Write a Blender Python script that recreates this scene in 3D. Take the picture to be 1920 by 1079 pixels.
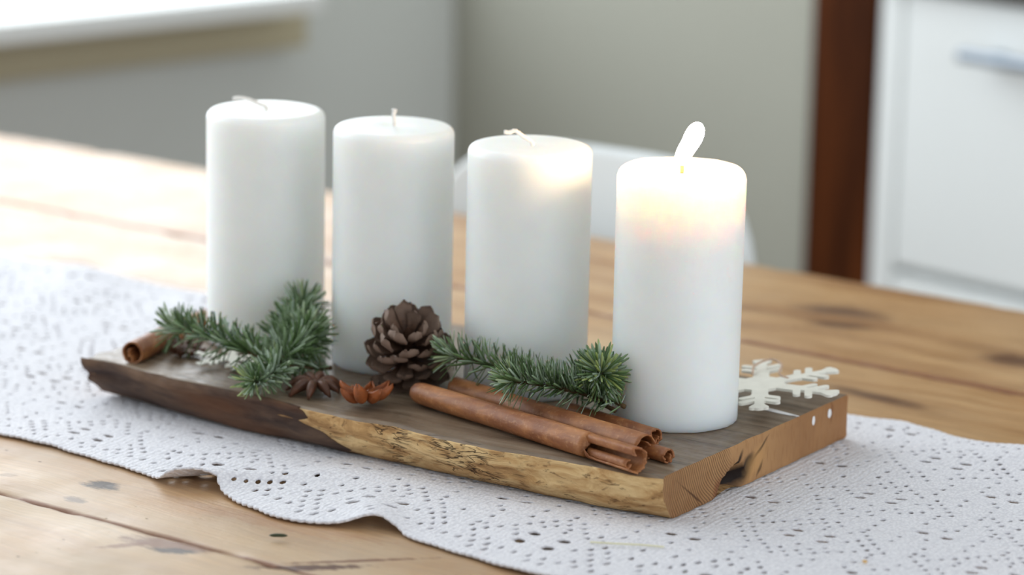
import bpy, bmesh, math, random
import numpy as np
from mathutils import Vector, Matrix, noise

for o in list(bpy.data.objects): bpy.data.objects.remove(o, do_unlink=True)
SC = bpy.context.scene
COL = SC.collection
PI = math.pi
rnd = random.Random(7)

# ------------------------------------------------------------------ camera, sky, lights, exposure
PHI = 0.232            # the wooden serving board and the table are turned against the room
BZ = 0.777             # height of the board's top face above the floor
TH = -0.0482           # table direction against the board's front edge
BT = 0.0254            # board underside below its top face

def Wp(x, y, z=0.0):   # board coordinates (metres from its front right corner) -> room
    c, s = math.cos(PHI), math.sin(PHI)
    return Vector((c*x - s*y, s*x + c*y, z + BZ))

cam = bpy.data.cameras.new('camera'); co = bpy.data.objects.new('camera', cam); COL.objects.link(co)
R_ = Vector((0.68494764, 0.72831425, 0.02012657)); U_ = Vector((-0.17941612, 0.14183097, 0.97349568)); D_ = Vector((-0.70615621, 0.6704046, -0.22781811))
m = Matrix((R_, U_, -D_)).transposed().to_4x4(); m.translation = Vector((1.06433248, -1.12040934, 1.23714074))
co.matrix_world = m
cam.sensor_width = 36; cam.lens = 5851.08/1920*36; cam.clip_start = 0.05; cam.clip_end = 50
cam.dof.use_dof = True; cam.dof.focus_distance = 1.665; cam.dof.aperture_fstop = 4.7
SC.camera = co

w = bpy.data.worlds.new('world'); SC.world = w; w.use_nodes = True
bg = w.node_tree.nodes['Background']; bg.inputs[0].default_value = (0.90, 0.96, 1.0, 1); bg.inputs[1].default_value = 0.60

def area(name, loc, rot, sx, sy, power, color):
    l = bpy.data.lights.new(name, 'AREA'); l.shape = 'RECTANGLE'; l.size = sx; l.size_y = sy; l.energy = power; l.color = color
    o = bpy.data.objects.new(name, l); COL.objects.link(o); o.location = loc; o.rotation_euler = rot; return o
# daylight in the window of the left wall
area('window_daylight', (-1.60, -0.14, 1.50), (0, -PI/2, 0), 1.36, 2.58, 38, (0.90, 0.96, 1.0))
# added fill light off to the right, brightens the left wall and candles
area('fill_right', (3.2, 0.2, 1.7), (0, PI/2, 0), 1.8, 2.2, 34, (0.95, 0.98, 1.0))

vs = SC.view_settings; vs.view_transform = 'Standard'; vs.look = 'None'; vs.gamma = 1; vs.use_curve_mapping = False; vs.exposure = 0.14
SC.display_settings.display_device = 'sRGB'

# ------------------------------------------------------------------ helpers
def lin(c): 
    c = c/255.0
    return c/12.92 if c <= 0.04045 else ((c+0.055)/1.055)**2.4
def rgb(r, g, b): return (lin(r), lin(g), lin(b), 1)

class NT:
    def __init__(s, name):
        s.mat = bpy.data.materials.new(name); s.mat.use_nodes = True; s.t = s.mat.node_tree
        s.b = s.t.nodes['Principled BSDF']
    def n(s, typ, **kw):
        nd = s.t.nodes.new(typ)
        for k, v in kw.items():
            if k[0] == 'i' and k[1:].isdigit(): s.set(nd.inputs[int(k[1:])], v)
            elif k.startswith('in_'): s.set(nd.inputs[k[3:].replace('_', ' ')], v)
            else: setattr(nd, k, v)
        return nd
    def set(s, sock, v):
        if isinstance(v, bpy.types.NodeSocket): s.t.links.new(v, sock)
        elif isinstance(v, bpy.types.Node): s.t.links.new(v.outputs[0], sock)
        else: sock.default_value = v
    def bs(s, **kw):
        for k, v in kw.items(): s.set(s.b.inputs[k.replace('_', ' ')], v)
    def math(s, op, a, b=0.0, c=0.0, clamp=False):
        nd = s.n('ShaderNodeMath', operation=op, use_clamp=clamp, i0=a, i1=b)
        if op in ('MULTIPLY_ADD', 'SMOOTH_MAX'): s.set(nd.inputs[2], c)
        return nd.outputs[0]
    def vmath(s, op, a, b=(0, 0, 0)):
        return s.n('ShaderNodeVectorMath', operation=op, i0=a, i1=b)
    def coord(s, scale=(1, 1, 1), rot=(0, 0, 0), loc=(0, 0, 0), which='Object'):
        tc = s.n('ShaderNodeTexCoord')
        return s.n('ShaderNodeMapping', in_Vector=tc.outputs[which], in_Scale=scale, in_Rotation=rot, in_Location=loc).outputs[0]
    def noise(s, vec, scale=5, detail=3, rough=.5, dist=0):
        return s.n('ShaderNodeTexNoise', in_Vector=vec, in_Scale=scale, in_Detail=detail, in_Roughness=rough, in_Distortion=dist).outputs[0]
    def ramp(s, fac, stops):
        nd = s.n('ShaderNodeValToRGB', i0=fac); e = nd.color_ramp.elements
        while len(e) < len(stops): e.new(0.5)
        for el, (p, c) in zip(e, stops):
            el.position = p; el.color = c if isinstance(c, tuple) else (c, c, c, 1)
        return nd.outputs[0]
    def mix(s, fac, a, b, mode='MIX'):
        nd = s.n('ShaderNodeMix', data_type='RGBA', blend_type=mode)
        s.set(nd.inputs[0], fac); s.set(nd.inputs[6], a); s.set(nd.inputs[7], b); return nd.outputs[2]
    def bump(s, h, strength=.5, dist=.001, normal=None):
        nd = s.n('ShaderNodeBump', in_Strength=strength, in_Distance=dist, in_Height=h)
        if normal is not None: s.set(nd.inputs['Normal'], normal)
        return nd.outputs[0]
    def spot(s, vec, c, r, ang=0, nz=None, namp=.35, soft=.35):
        # 1 inside an ellipse round c with radii r, 0 outside, edge broken by a noise value
        d = s.vmath('SUBTRACT', vec, (c[0], c[1], 0)).outputs[0]
        rt = s.n('ShaderNodeVectorRotate', rotation_type='Z_AXIS', in_Vector=d, in_Angle=-ang).outputs[0]
        q = s.vmath('MULTIPLY', rt, (1/r[0], 1/r[1], 0)).outputs[0]
        l = s.vmath('LENGTH', q).outputs[1]
        if nz is not None: l = s.math('ADD', l, s.math('MULTIPLY', s.math('SUBTRACT', nz, .5), namp*4))
        return s.n('ShaderNodeMapRange', i0=l, i1=1.0+soft, i2=1.0-soft, i3=0.0, i4=1.0, clamp=True).outputs[0]

def plain(name, col, rough=.5, spec=.5, nscale=0, namp=.1, bumpd=0, metal=0, coat=0):
    t = NT(name); v = t.coord()
    c = col
    if nscale:
        n_ = t.noise(v, nscale, 4)
        dark = tuple(x*(1-namp) for x in col[:3])+(1,); lite = tuple(min(1, x*(1+namp)) for x in col[:3])+(1,)
        c = t.ramp(n_, [(.3, dark), (.7, lite)])
        if bumpd: t.bs(Normal=t.bump(n_, .6, bumpd))
    t.bs(Base_Color=c, Roughness=rough, Metallic=metal); t.b.inputs['Specular IOR Level'].default_value = spec
    if coat: t.b.inputs['Coat Weight'].default_value = coat
    return t.mat

def link(name, data, mat=None, parent=None, smooth=True):
    o = bpy.data.objects.new(name, data); COL.objects.link(o)
    if mat is not None:
        for mm in (mat if isinstance(mat, (list, tuple)) else [mat]): data.materials.append(mm)
    if smooth and hasattr(data, 'polygons'):
        data.polygons.foreach_set('use_smooth', [True]*len(data.polygons))
    if parent is not None: o.parent = parent
    return o
def mesh(name, verts, faces, mat=None, parent=None, smooth=True):
    me = bpy.data.meshes.new(name); me.from_pydata([tuple(v) for v in verts], [], faces); me.update()
    return link(name, me, mat, parent, smooth)
def bmobj(name, bm, mat=None, parent=None, smooth=True):
    me = bpy.data.meshes.new(name); bm.to_mesh(me); bm.free(); return link(name, me, mat, parent, smooth)
def fastmesh(name, V, Q):     # numpy verts (n,3), quads (m,4)
    me = bpy.data.meshes.new(name); me.vertices.add(len(V)); me.vertices.foreach_set('co', np.asarray(V, 'f').ravel())
    me.loops.add(len(Q)*4); me.loops.foreach_set('vertex_index', np.asarray(Q, 'i').ravel())
    me.polygons.add(len(Q)); me.polygons.foreach_set('loop_start', np.arange(len(Q), dtype='i')*4)
    me.update(calc_edges=True); me.validate(); return me
def tag(o, label=None, cat=None, group=None, kind=None):
    for k, v in (('label', label), ('category', cat), ('group', group), ('kind', kind)):
        if v: o[k] = v
    return o
def empty(name, loc, rz=0.0):
    o = bpy.data.objects.new(name, None); COL.objects.link(o); o.location = loc; o.rotation_euler = (0, 0, rz); o.empty_display_size = .02; return o
def addbox(bm, x0, x1, y0, y1, z0, z1, bev=0, seg=2):
    r = bmesh.ops.create_cube(bm, size=1); vs_ = r['verts']
    for v in vs_: v.co = Vector(((x0+x1)/2+v.co.x*(x1-x0), (y0+y1)/2+v.co.y*(y1-y0), (z0+z1)/2+v.co.z*(z1-z0)))
    if bev:
        es = list({e for v in vs_ for e in v.link_edges}); bmesh.ops.bevel(bm, geom=es, offset=bev, segments=seg, profile=.5, affect='EDGES')
def box(name, x0, x1, y0, y1, z0, z1, mat, parent=None, bev=0):
    bm = bmesh.new(); addbox(bm, x0, x1, y0, y1, z0, z1, bev); return bmobj(name, bm, mat, parent, smooth=False)
def frames(pts):
    P = [Vector(p) for p in pts]; T = []
    for i in range(len(P)):
        a = P[max(0, i-1)]; b = P[min(len(P)-1, i+1)]; T.append((b-a).normalized())
    n = T[0].orthogonal().normalized() if abs(T[0].z) > .95 else (Vector((0, 0, 1))-T[0]*T[0].z).normalized()
    out = []
    for i, t in enumerate(T):
        n = (n - t*n.dot(t)).normalized(); out.append((P[i], t, n, t.cross(n)))
    return out
def tube(pts, rad, seg=8, cap=True):
    fr = frames(pts); V = []; F = []
    for i, (p, t, n, b) in enumerate(fr):
        r = rad[i] if isinstance(rad, (list, tuple)) else rad
        for k in range(seg):
            a = 2*PI*k/seg; V.append(p + n*math.cos(a)*r + b*math.sin(a)*r)
    for i in range(len(fr)-1):
        for k in range(seg):
            F.append((i*seg+k, i*seg+(k+1) % seg, (i+1)*seg+(k+1) % seg, (i+1)*seg+k))
    if cap: F.append(tuple(range(seg-1, -1, -1))); F.append(tuple((len(fr)-1)*seg+k for k in range(seg)))
    return V, F
def spline(pts, n):       # Catmull-Rom resample
    P = [Vector(p) for p in pts]; P = [P[0]*2-P[1]] + P + [P[-1]*2-P[-2]]; out = []
    m_ = len(P)-3
    for k in range(n):
        s = k/(n-1)*m_; i = min(int(s), m_-1); t = s-i; a, b, c, d = P[i:i+4]
        out.append(0.5*((2*b)+(c-a)*t+(2*a-5*b+4*c-d)*t*t+(3*b-a-3*c+d)*t**3))
    return out
def lathe(prof, seg=96, jit=None):
    V = []; F = []
    for i, (r, z) in enumerate(prof):
        for k in range(seg):
            a = 2*PI*k/seg; rr, zz = (r, z) if jit is None else jit(i, a, r, z)
            V.append((rr*math.cos(a), rr*math.sin(a), zz))
    for i in range(len(prof)-1):
        for k in range(seg): F.append((i*seg+k, i*seg+(k+1) % seg, (i+1)*seg+(k+1) % seg, (i+1)*seg+k))
    F.append(tuple(range(seg-1, -1, -1))); F.append(tuple((len(prof)-1)*seg+k for k in range(seg)))
    return V, F
def copy_part(src, parent, mw):
    c = src.copy(); COL.objects.link(c); c.parent = parent; c.matrix_local = mw; return c

# ------------------------------------------------------------------ materials
M = {}
M['wall_cool'] = plain('paint_cool_grey', rgb(212, 217, 215), .85, .2, 2.5, .03)
M['wall_warm'] = plain('paint_warm_grey', rgb(168, 168, 157), .85, .2, 2.0, .03)
M['ceiling'] = plain('ceiling_white', rgb(230, 230, 226), .9, .2, 2, .02)
M['white_paint'] = plain('white_lacquer', rgb(236, 240, 240), .35, .5, 3, .02)
M['beige'] = plain('beige_board', rgb(186, 178, 152), .6, .3, 3, .05)
M['steel'] = plain('brushed_steel', rgb(150, 160, 172), .35, .5, 60, .08, metal=.8)
M['shell'] = plain('white_chair_shell', rgb(228, 236, 240), .4, .5, 3, .02)
M['dark_top'] = plain('dark_worktop', rgb(70, 62, 58), .4, .5, 30, .2)
M['wick'] = plain('cotton_wick', rgb(238, 236, 232), .8, .2, 900, .12, .0002)
M['wick_burnt'] = plain('charred_wick', rgb(120, 84, 60), .9, .2, 900, .4, .0002)
M['whitewood'] = plain('painted_white_wood', rgb(226, 224, 214), .55, .4, 120, .05, .0002)
M['waxdrip'] = plain('spilled_wax', rgb(240, 240, 242), .3, .5, 200, .03)
M['seed'] = plain('anise_seed', rgb(120, 66, 30), .18, .6, 300, .2)
M['thread'] = plain('string', rgb(196, 170, 150), .9, .2, 900, .2)

def wood_floor():
    t = NT('oak_floor'); v = t.coord((1, 6, 1)); n_ = t.noise(v, 4, 5)
    t.bs(Base_Color=t.ramp(n_, [(.3, rgb(110, 80, 54)), (.7, rgb(150, 114, 80))]), Roughness=.45); return t.mat
M['floor'] = wood_floor()

def post_wood():
    t = NT('dark_stained_wood'); v = t.coord((14, 14, 1.2)); n_ = t.noise(v, 3, 5, .6)
    t.bs(Base_Color=t.ramp(n_, [(.3, rgb(44, 19, 5)), (.55, rgb(74, 36, 12)), (.8, rgb(106, 56, 22))]), Roughness=.7); t.b.inputs['Specular IOR Level'].default_value = .08; return t.mat
M['post'] = post_wood()

def table_wood():
    t = NT('old_pine_planks'); v = t.coord()
    oi = t.n('ShaderNodeObjectInfo').outputs['Random']
    off = t.n('ShaderNodeCombineXYZ', i0=t.math('MULTIPLY', oi, 7.3), i1=t.math('MULTIPLY', oi, 3.1), i2=0.0).outputs[0]
    vo = t.vmath('ADD', v, off).outputs[0]
    warp = t.noise(vo, 5, 2); warp2 = t.n('ShaderNodeCombineXYZ', i1=t.math('MULTIPLY', t.math('SUBTRACT', warp, .5), .06)).outputs[0]
    vw = t.vmath('ADD', vo, warp2).outputs[0]
    g1 = t.noise(t.vmath('MULTIPLY', vw, (2.2, 26, 1)).outputs[0], 1.6, 5, .6)
    g2 = t.noise(t.vmath('MULTIPLY', vw, (7, 150, 1)).outputs[0], 3, 4, .6)
    big = t.noise(vo, 3.2, 3)
    fine = t.noise(v, 90, 3)
    mid = t.noise(v, 26, 4, .6)
    c = t.ramp(g1, [(.25, rgb(140, 98, 58)), (.45, rgb(184, 140, 92)), (.62, rgb(204, 166, 118)), (.8, rgb(176, 130, 82))])
    c = t.mix(t.ramp(g2, [(.38, .35), (.6, 0.0)]), c, rgb(120, 84, 52))
    c = t.mix(t.ramp(big, [(.42, 0.0), (.62, .45)]), c, rgb(204, 176, 140))
    orange = t.ramp(t.noise(vo, 1.3, 2), [(.5, 0.0), (.75, .4)])
    c = t.mix(orange, c, rgb(180, 112, 58))
    # knots, dents and stains of the old boards (table coordinates)
    def T(x, y):
        cs, sn = math.cos(-TH), math.sin(-TH); return (cs*x - sn*y, sn*x + cs*y)
    yv = t.n('ShaderNodeSeparateXYZ', i0=v).outputs[1]
    pale = t.math('MULTIPLY', t.n('ShaderNodeMapRange', i0=yv, i1=.0, i2=-.14, i3=.0, i4=1.0).outputs[0], t.ramp(t.noise(v, 7, 4, .6), [(.36, .15), (.6, .75)]))
    c = t.mix(pale, c, rgb(190, 172, 148))
    for sy, hw in ((.3705, .0045), (-.171, .0030)):
        bd = t.math('ABSOLUTE', t.math('ADD', t.math('SUBTRACT', yv, sy), t.math('MULTIPLY', t.math('SUBTRACT', mid, .5), .008)))
        c = t.mix(t.n('ShaderNodeMapRange', i0=bd, i1=hw*.5, i2=hw*1.5, i3=.85, i4=0.0).outputs[0], c, rgb(122, 70, 38))
    knots = [((-.150, .490), (.030, .013), .1), ((-.135, .455), (.018, .008), .3), ((-.034, .308), (.030, .007), -.1), ((-.002, .440), (.02, .012), 0),
             ((-.56, .40), (.035, .012), .1), ((.05, .50), (.03, .008), .2), ((.16, -.22), (.03, .012), .3)]
    for cc, rr, a in knots:
        s_ = t.spot(v, T(*cc), rr, a, mid, .30, .5); c = t.mix(t.math('MULTIPLY', s_, .9), c, rgb(84, 62, 50))
        ring = t.spot(v, T(*cc), (rr[0]*1.9, rr[1]*2.2), a, mid, .3, .6); c = t.mix(t.math('MULTIPLY', ring, .3), c, rgb(130, 90, 58))
    brk = t.noise(t.vmath('MULTIPLY', v, (1, 3, 1)).outputs[0], 85, 4, .65)
    stains = [((-.110, -.157), (.026, .0042), .75, 1.0, (84, 46, 24)), ((-.098, -.135), (.034, .0018), .80, .9, (110, 66, 38)),
              ((-.188, -.172), (.024, .008), .2, .85, (120, 78, 56)), ((-.178, -.178), (.012, .004), .4, .95, (66, 48, 40)), ((-.204, -.186), (.012, .003), .9, .7, (120, 70, 40)),
              ((-.282, -.112), (.0095, .0065), .2, 1.0, (74, 58, 48)), ((-.277, -.140), (.007, .004), .2, .8, (104, 82, 66)),
              ((-.335, -.128), (.006, .003), .6, .6, (130, 98, 66)), ((-.16, -.107), (.05, .010), .1, .35, (150, 96, 56))]
    for cc, rr, a, k, cl in stains:
        s_ = t.spot(v, T(*cc), rr, a, brk, .5, .3); c = t.mix(t.math('MULTIPLY', s_, k), c, rgb(*cl))
    worm = t.n('ShaderNodeTexVoronoi', in_Vector=t.vmath('MULTIPLY', v, (1, 1.6, 1)).outputs[0], in_Scale=75.0)
    wm = t.math('MULTIPLY', t.ramp(worm.outputs['Distance'], [(.05, 1.0), (.11, 0.0)]), t.ramp(t.noise(v, 11, 2), [(.5, 0.0), (.62, .8)]))
    c = t.mix(wm, c, rgb(70, 50, 38))
    t.bs(Base_Color=c, Roughness=t.math('ADD', t.ramp(t.noise(vo, 18, 4, .65), [(.3, .30), (.7, .46)]), t.math('MULTIPLY', pale, .22)))
    t.b.inputs['Specular IOR Level'].default_value = .62
    h = t.math('ADD', t.math('MULTIPLY', g2, .35), t.math('MULTIPLY', t.noise(vo, 40, 4, .6), .9))
    h = t.math('SUBTRACT', h, t.math('MULTIPLY', wm, .8))
    dents = t.spot(v, T(-.276, -.110), (.011, .007), .2, mid, .2, .6)
    h = t.math('SUBTRACT', h, t.math('MULTIPLY', dents, 1.6))
    t.bs(Normal=t.bump(h, .6, .0011)); return t.mat
M['table'] = table_wood()

def cloth_mat():
    t = NT('white_crochet_cotton'); v = t.coord()
    n1 = t.n('ShaderNodeTexVoronoi', in_Vector=t.vmath('MULTIPLY', v, (1, .8, 1)).outputs[0], in_Scale=620.0).outputs['Distance']
    wv = t.n('ShaderNodeTexWave', in_Vector=v, in_Scale=85.0, in_Distortion=3.0, in_Detail=2.0, bands_direction='X').outputs[0]
    wy = t.n('ShaderNodeTexWave', in_Vector=v, in_Scale=55.0, in_Distortion=2.0, in_Detail=1.0, bands_direction='Y').outputs[0]
    h = t.math('SUBTRACT', t.math('ADD', t.math('MULTIPLY', wv, .45), t.math('MULTIPLY', wy, .35)), t.math('MULTIPLY', n1, .9))
    c = t.ramp(n1, [(.1, rgb(240, 240, 246)), (.8, rgb(214, 214, 222))])
    t.bs(Base_Color=c, Roughness=.92, Normal=t.bump(h, .55, .0007)); t.b.inputs['Specular IOR Level'].default_value = .2
    t.b.inputs['Sheen Weight'].default_value = .15
    return t.mat
M['cloth'] = cloth_mat()

def wax():
    t = NT('white_wax'); v = t.coord(); n_ = t.noise(v, 60, 3)
    t.bs(Base_Color=t.ramp(n_, [(.3, rgb(233, 238, 238)), (.7, rgb(237, 241, 241))]), Roughness=.38)
    b = t.b; b.inputs['Subsurface Weight'].default_value = 1.0; b.inputs['Subsurface Radius'].default_value = (1.0, .74, .56); b.inputs['Subsurface Scale'].default_value = .028
    b.inputs['Specular IOR Level'].default_value = .45
    t.bs(Normal=t.bump(t.noise(v, 300, 2), .12, .0003)); return t.mat
M['wax'] = wax()
def flame():
    t = NT('flame'); t.bs(Base_Color=(0, 0, 0, 1), Emission_Color=(1, .63, .33, 1), Emission_Strength=280.0); return t.mat
M['flame'] = flame()

def board_top():
    t = NT('weathered_board_top'); v = t.coord()
    w_ = t.noise(v, 9, 2); vw = t.vmath('ADD', v, t.n('ShaderNodeCombineXYZ', i1=t.math('MULTIPLY', w_, .03)).outputs[0]).outputs[0]
    g = t.noise(t.vmath('MULTIPLY', vw, (9, 130, 9)).outputs[0], 1.3, 5, .6); f = t.noise(v, 160, 3)
    c = t.ramp(g, [(.3, rgb(88, 72, 58)), (.5, rgb(124, 106, 88)), (.72, rgb(146, 130, 112))])
    c = t.mix(t.ramp(t.noise(v, 16, 3), [(.5, 0.0), (.7, .4)]), c, rgb(100, 78, 58))
    cr = t.noise(t.vmath('MULTIPLY', vw, (30, 330, 30)).outputs[0], 1.5, 3)
    c = t.mix(t.ramp(cr, [(.64, 0.0), (.70, .6)]), c, rgb(60, 46, 36))
    t.bs(Base_Color=c, Roughness=t.ramp(f, [(.3, .33), (.7, .50)]), Normal=t.bump(t.math('SUBTRACT', g, t.ramp(cr, [(.62, 0.0), (.70, .8)])), .5, .0006)); return t.mat
M['board_top'] = board_top()
def board_edge():
    t = NT('barkless_wood_edge'); v = t.coord()
    vs_ = t.vmath('MULTIPLY', v, (1, 2.6, 2.6)).outputs[0]
    g = t.noise(vs_, 38, 5, .62, .6); p = t.noise(vs_, 110, 4, .6, .8); l = t.noise(t.vmath('MULTIPLY', v, (1, 5, 7)).outputs[0], 26, 3, .6, 1.4)
    c = t.ramp(g, [(.30, rgb(136, 98, 60)), (.46, rgb(190, 150, 100)), (.62, rgb(224, 192, 140)), (.8, rgb(178, 138, 90))])
    pit = t.ramp(p, [(.30, 1.0), (.40, 0.0)]); crk = t.ramp(t.math('ABSOLUTE', t.math('SUBTRACT', l, .5)), [(.006, .85), (.022, 0.0)])
    crk = t.math('MULTIPLY', crk, t.ramp(t.noise(v, 22, 2), [(.48, 0.0), (.6, 1.0)]))
    c = t.mix(t.math('MULTIPLY', pit, .6), c, rgb(88, 56, 30)); c = t.mix(crk, c, rgb(46, 28, 18))
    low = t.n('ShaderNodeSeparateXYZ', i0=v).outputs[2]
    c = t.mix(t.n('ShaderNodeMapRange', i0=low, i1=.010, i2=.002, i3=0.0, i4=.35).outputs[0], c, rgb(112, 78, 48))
    h = t.math('SUBTRACT', t.math('SUBTRACT', g, t.math('MULTIPLY', pit, .35)), t.math('MULTIPLY', crk, .8))
    t.bs(Base_Color=c, Roughness=.75, Normal=t.bump(h, .9, .0016)); t.b.inputs['Specular IOR Level'].default_value = .25; return t.mat
M['board_edge'] = board_edge()
def board_end():
    t = NT('sawn_end_grain'); v = t.coord()
    sp = t.n('ShaderNodeSeparateXYZ', i0=v); y, z = sp.outputs[1], sp.outputs[2]
    nz = t.noise(v, 60, 3); n2 = t.noise(v, 14, 2)
    dy = t.math('SUBTRACT', y, .090); dz = t.math('MULTIPLY', t.math('SUBTRACT', z, BT+.010), 1.25)
    d = t.math('SQRT', t.math('ADD', t.math('MULTIPLY', dy, dy), t.math('MULTIPLY', dz, dz)))
    d = t.math('ADD', d, t.math('ADD', t.math('MULTIPLY', n2, .010), t.math('MULTIPLY', nz, .0006)))
    ring = t.math('FRACT', t.math('MULTIPLY', d, 560.0))
    rk = t.ramp(ring, [(0.0, .1), (.55, .25), (.86, 1.0), (1.0, .1)])
    left = t.n('ShaderNodeMapRange', i0=t.math('ADD', y, t.math('MULTIPLY', t.math('SUBTRACT', nz, .5), .012)), i1=.074, i2=.066, i3=0.0, i4=1.0).outputs[0]
    ver = t.noise(t.vmath('MULTIPLY', v, (1, 1, .25)).outputs[0], 420, 2)
    c = t.ramp(n2, [(.3, rgb(152, 112, 74)), (.7, rgb(182, 140, 96))])
    c = t.mix(t.math('MULTIPLY', t.math('MULTIPLY', rk, left), .9), c, rgb(76, 46, 24))
    c = t.mix(t.ramp(ver, [(.5, 0.0), (.75, .35)]), c, rgb(120, 76, 42))
    c = t.mix(t.math('MULTIPLY', t.n('ShaderNodeMapRange', i0=y, i1=.11, i2=.20, i3=0.0, i4=.6).outputs[0], 1.0), c, rgb(142, 96, 60))
    yz = t.n('ShaderNodeCombineXYZ', i0=y, i1=z).outputs[0]
    for cc, rr, a, k, cl in [((.083, BT-.019), (.014, .0055), .45, 1.0, (28, 16, 10)), ((.080, BT-.011), (.006, .0016), 1.0, .95, (26, 16, 12)),
                             ((.104, BT-.008), (.009, .0011), .55, .9, (44, 30, 22)), ((.092, BT-.013), (.005, .0030), .5, .9, (30, 20, 14)), ((.104, BT-.019), (.005, .0014), .9, .8, (40, 24, 16)),
                             ((.058, BT-.021), (.006, .0045), 1.0, .6, (116, 62, 34)), ((.030, BT-.016), (.014, .0006), -.6, .8, (70, 40, 22)), ((.100, BT-.0145), (.013, .006), .5, .4, (204, 156, 96)), ((.186, BT-.006), (.0012, .006), 0, .5, (90, 44, 20))]:
        c = t.mix(t.math('MULTIPLY', t.spot(yz, cc, rr, a, nz, .3, .4), k), c, rgb(*cl))
    t.bs(Base_Color=c, Roughness=.68, Normal=t.bump(t.math('ADD', t.math('MULTIPLY', t.math('MULTIPLY', rk, left), -.5), t.math('MULTIPLY', ver, .5)), .5, .0006)); t.b.inputs['Specular IOR Level'].default_value = .3; return t.mat
M['board_end'] = board_end()
def bark_mat():
    t = NT('dark_bark'); v = t.coord()
    vs_ = t.vmath('MULTIPLY', v, (1, 4, 4)).outputs[0]
    g = t.noise(vs_, 16, 5, .65, .5); f = t.noise(vs_, 70, 4, .6)
    c = t.ramp(g, [(.3, rgb(50, 36, 32)), (.5, rgb(84, 66, 56)), (.66, rgb(110, 86, 68)), (.8, rgb(128, 104, 86))])
    c = t.mix(t.ramp(t.noise(vs_, 9, 3), [(.55, 0.0), (.7, .5)]), c, rgb(118, 78, 52))
    t.bs(Base_Color=c, Roughness=.8, Normal=t.bump(t.math('ADD', g, t.math('MULTIPLY', f, .4)), .8, .0012)); t.b.inputs['Specular IOR Level'].default_value = .25; return t.mat
M['bark'] = bark_mat()
def cinnamon():
    t = NT('cinnamon_bark'); v = t.coord()
    g = t.noise(t.vmath('MULTIPLY', v, (.35, 2, 2)).outputs[0], 90, 5, .65); b = t.noise(v, 34, 4, .6, .8); f = t.noise(v, 420, 3, .6)
    c = t.ramp(b, [(.3, rgb(122, 70, 40)), (.5, rgb(158, 100, 60)), (.7, rgb(190, 130, 80))])
    c = t.mix(t.ramp(g, [(.42, .45), (.6, 0.0)]), c, rgb(106, 58, 36)); c = t.mix(t.ramp(f, [(.56, 0.0), (.7, .35)]), c, rgb(206, 156, 112))
    t.bs(Base_Color=c, Roughness=.48, Normal=t.bump(t.math('ADD', t.math('MULTIPLY', f, .5), g), .5, .0006)); t.b.inputs['Specular IOR Level'].default_value = .45; return t.mat
M['cinnamon'] = cinnamon()
def needle_mat():
    t = NT('fir_needles'); a = t.n('ShaderNodeAttribute', attribute_name='tint').outputs['Fac']
    c = t.ramp(a, [(0.0, rgb(62, 86, 48)), (.35, rgb(98, 126, 76)), (.6, rgb(134, 156, 124)), (.85, rgb(176, 194, 178)), (1.0, rgb(158, 174, 98))])
    t.bs(Base_Color=c, Roughness=.42); t.b.inputs['Specular IOR Level'].default_value = .5; return t.mat
M['needle'] = needle_mat()
M['twig'] = plain('fir_twig_bark', rgb(84, 66, 44), .8, .2, 300, .3, .0004)
def cone_mat():
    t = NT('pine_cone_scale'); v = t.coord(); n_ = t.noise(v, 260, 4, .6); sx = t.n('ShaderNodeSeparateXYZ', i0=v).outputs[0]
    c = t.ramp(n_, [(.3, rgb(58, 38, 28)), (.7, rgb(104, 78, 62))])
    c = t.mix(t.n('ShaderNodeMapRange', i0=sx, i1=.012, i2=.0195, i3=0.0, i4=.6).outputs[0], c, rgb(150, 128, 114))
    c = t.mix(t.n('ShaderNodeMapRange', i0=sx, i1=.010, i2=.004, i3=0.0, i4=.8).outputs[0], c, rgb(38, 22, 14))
    t.bs(Base_Color=c, Roughness=.6, Normal=t.bump(n_, .5, .0006)); t.b.inputs['Specular IOR Level'].default_value = .3; return t.mat
M['cone'] = cone_mat()
M['cone_core'] = plain('pine_cone_core', rgb(58, 38, 26), .8, .2, 200, .3)
M['anise_dark'] = plain('dark_star_anise', rgb(86, 54, 38), .45, .5, 260, .35, .0004)
M['anise_light'] = plain('rust_star_anise', rgb(138, 74, 34), .5, .45, 260, .35, .0004)
M['green_bit'] = plain('dried_green_needle', rgb(50, 60, 36), .5)
M['crumb'] = plain('yellow_crumb', rgb(214, 176, 120), .7)
M['straw'] = plain('pale_straw', rgb(226, 222, 190), .6)

# ------------------------------------------------------------------ the room
XC, YC = -1.567, 1.278
def struct(name, o_, kind='structure'):
    o_.name = name; o_['kind'] = kind; return o_
struct('floor', box('floor', XC-.2, 3.4, -3.0, 2.0, -.05, 0, M['floor']))
struct('ceiling', box('ceiling', XC-.2, 1.0, -3.0, 2.0, 2.5, 2.56, M['ceiling']))
# left wall with its window opening
bm = bmesh.new()
WY0, WY1, WZ0, WZ1 = -1.50, 1.19, .79, 2.20
addbox(bm, XC-.16, XC, -3.0, WY0, 0, 2.5); addbox(bm, XC-.16, XC, WY1, 1.95, 0, 2.5)
addbox(bm, XC-.16, XC, WY0, WY1, 0, WZ0); addbox(bm, XC-.16, XC, WY0, WY1, WZ1, 2.5)
struct('wall_left', bmobj('wall_left', bm, M['wall_cool'], smooth=False))
struct('wall_back', box('wall_back', XC, -1.020, YC, YC+.12, 0, 2.5, M['wall_warm']))
struct('wall_recess', box('wall_recess', -1.02, 1.0, YC+.60, YC+.72, 0, 2.5, M['wall_warm']))
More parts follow.
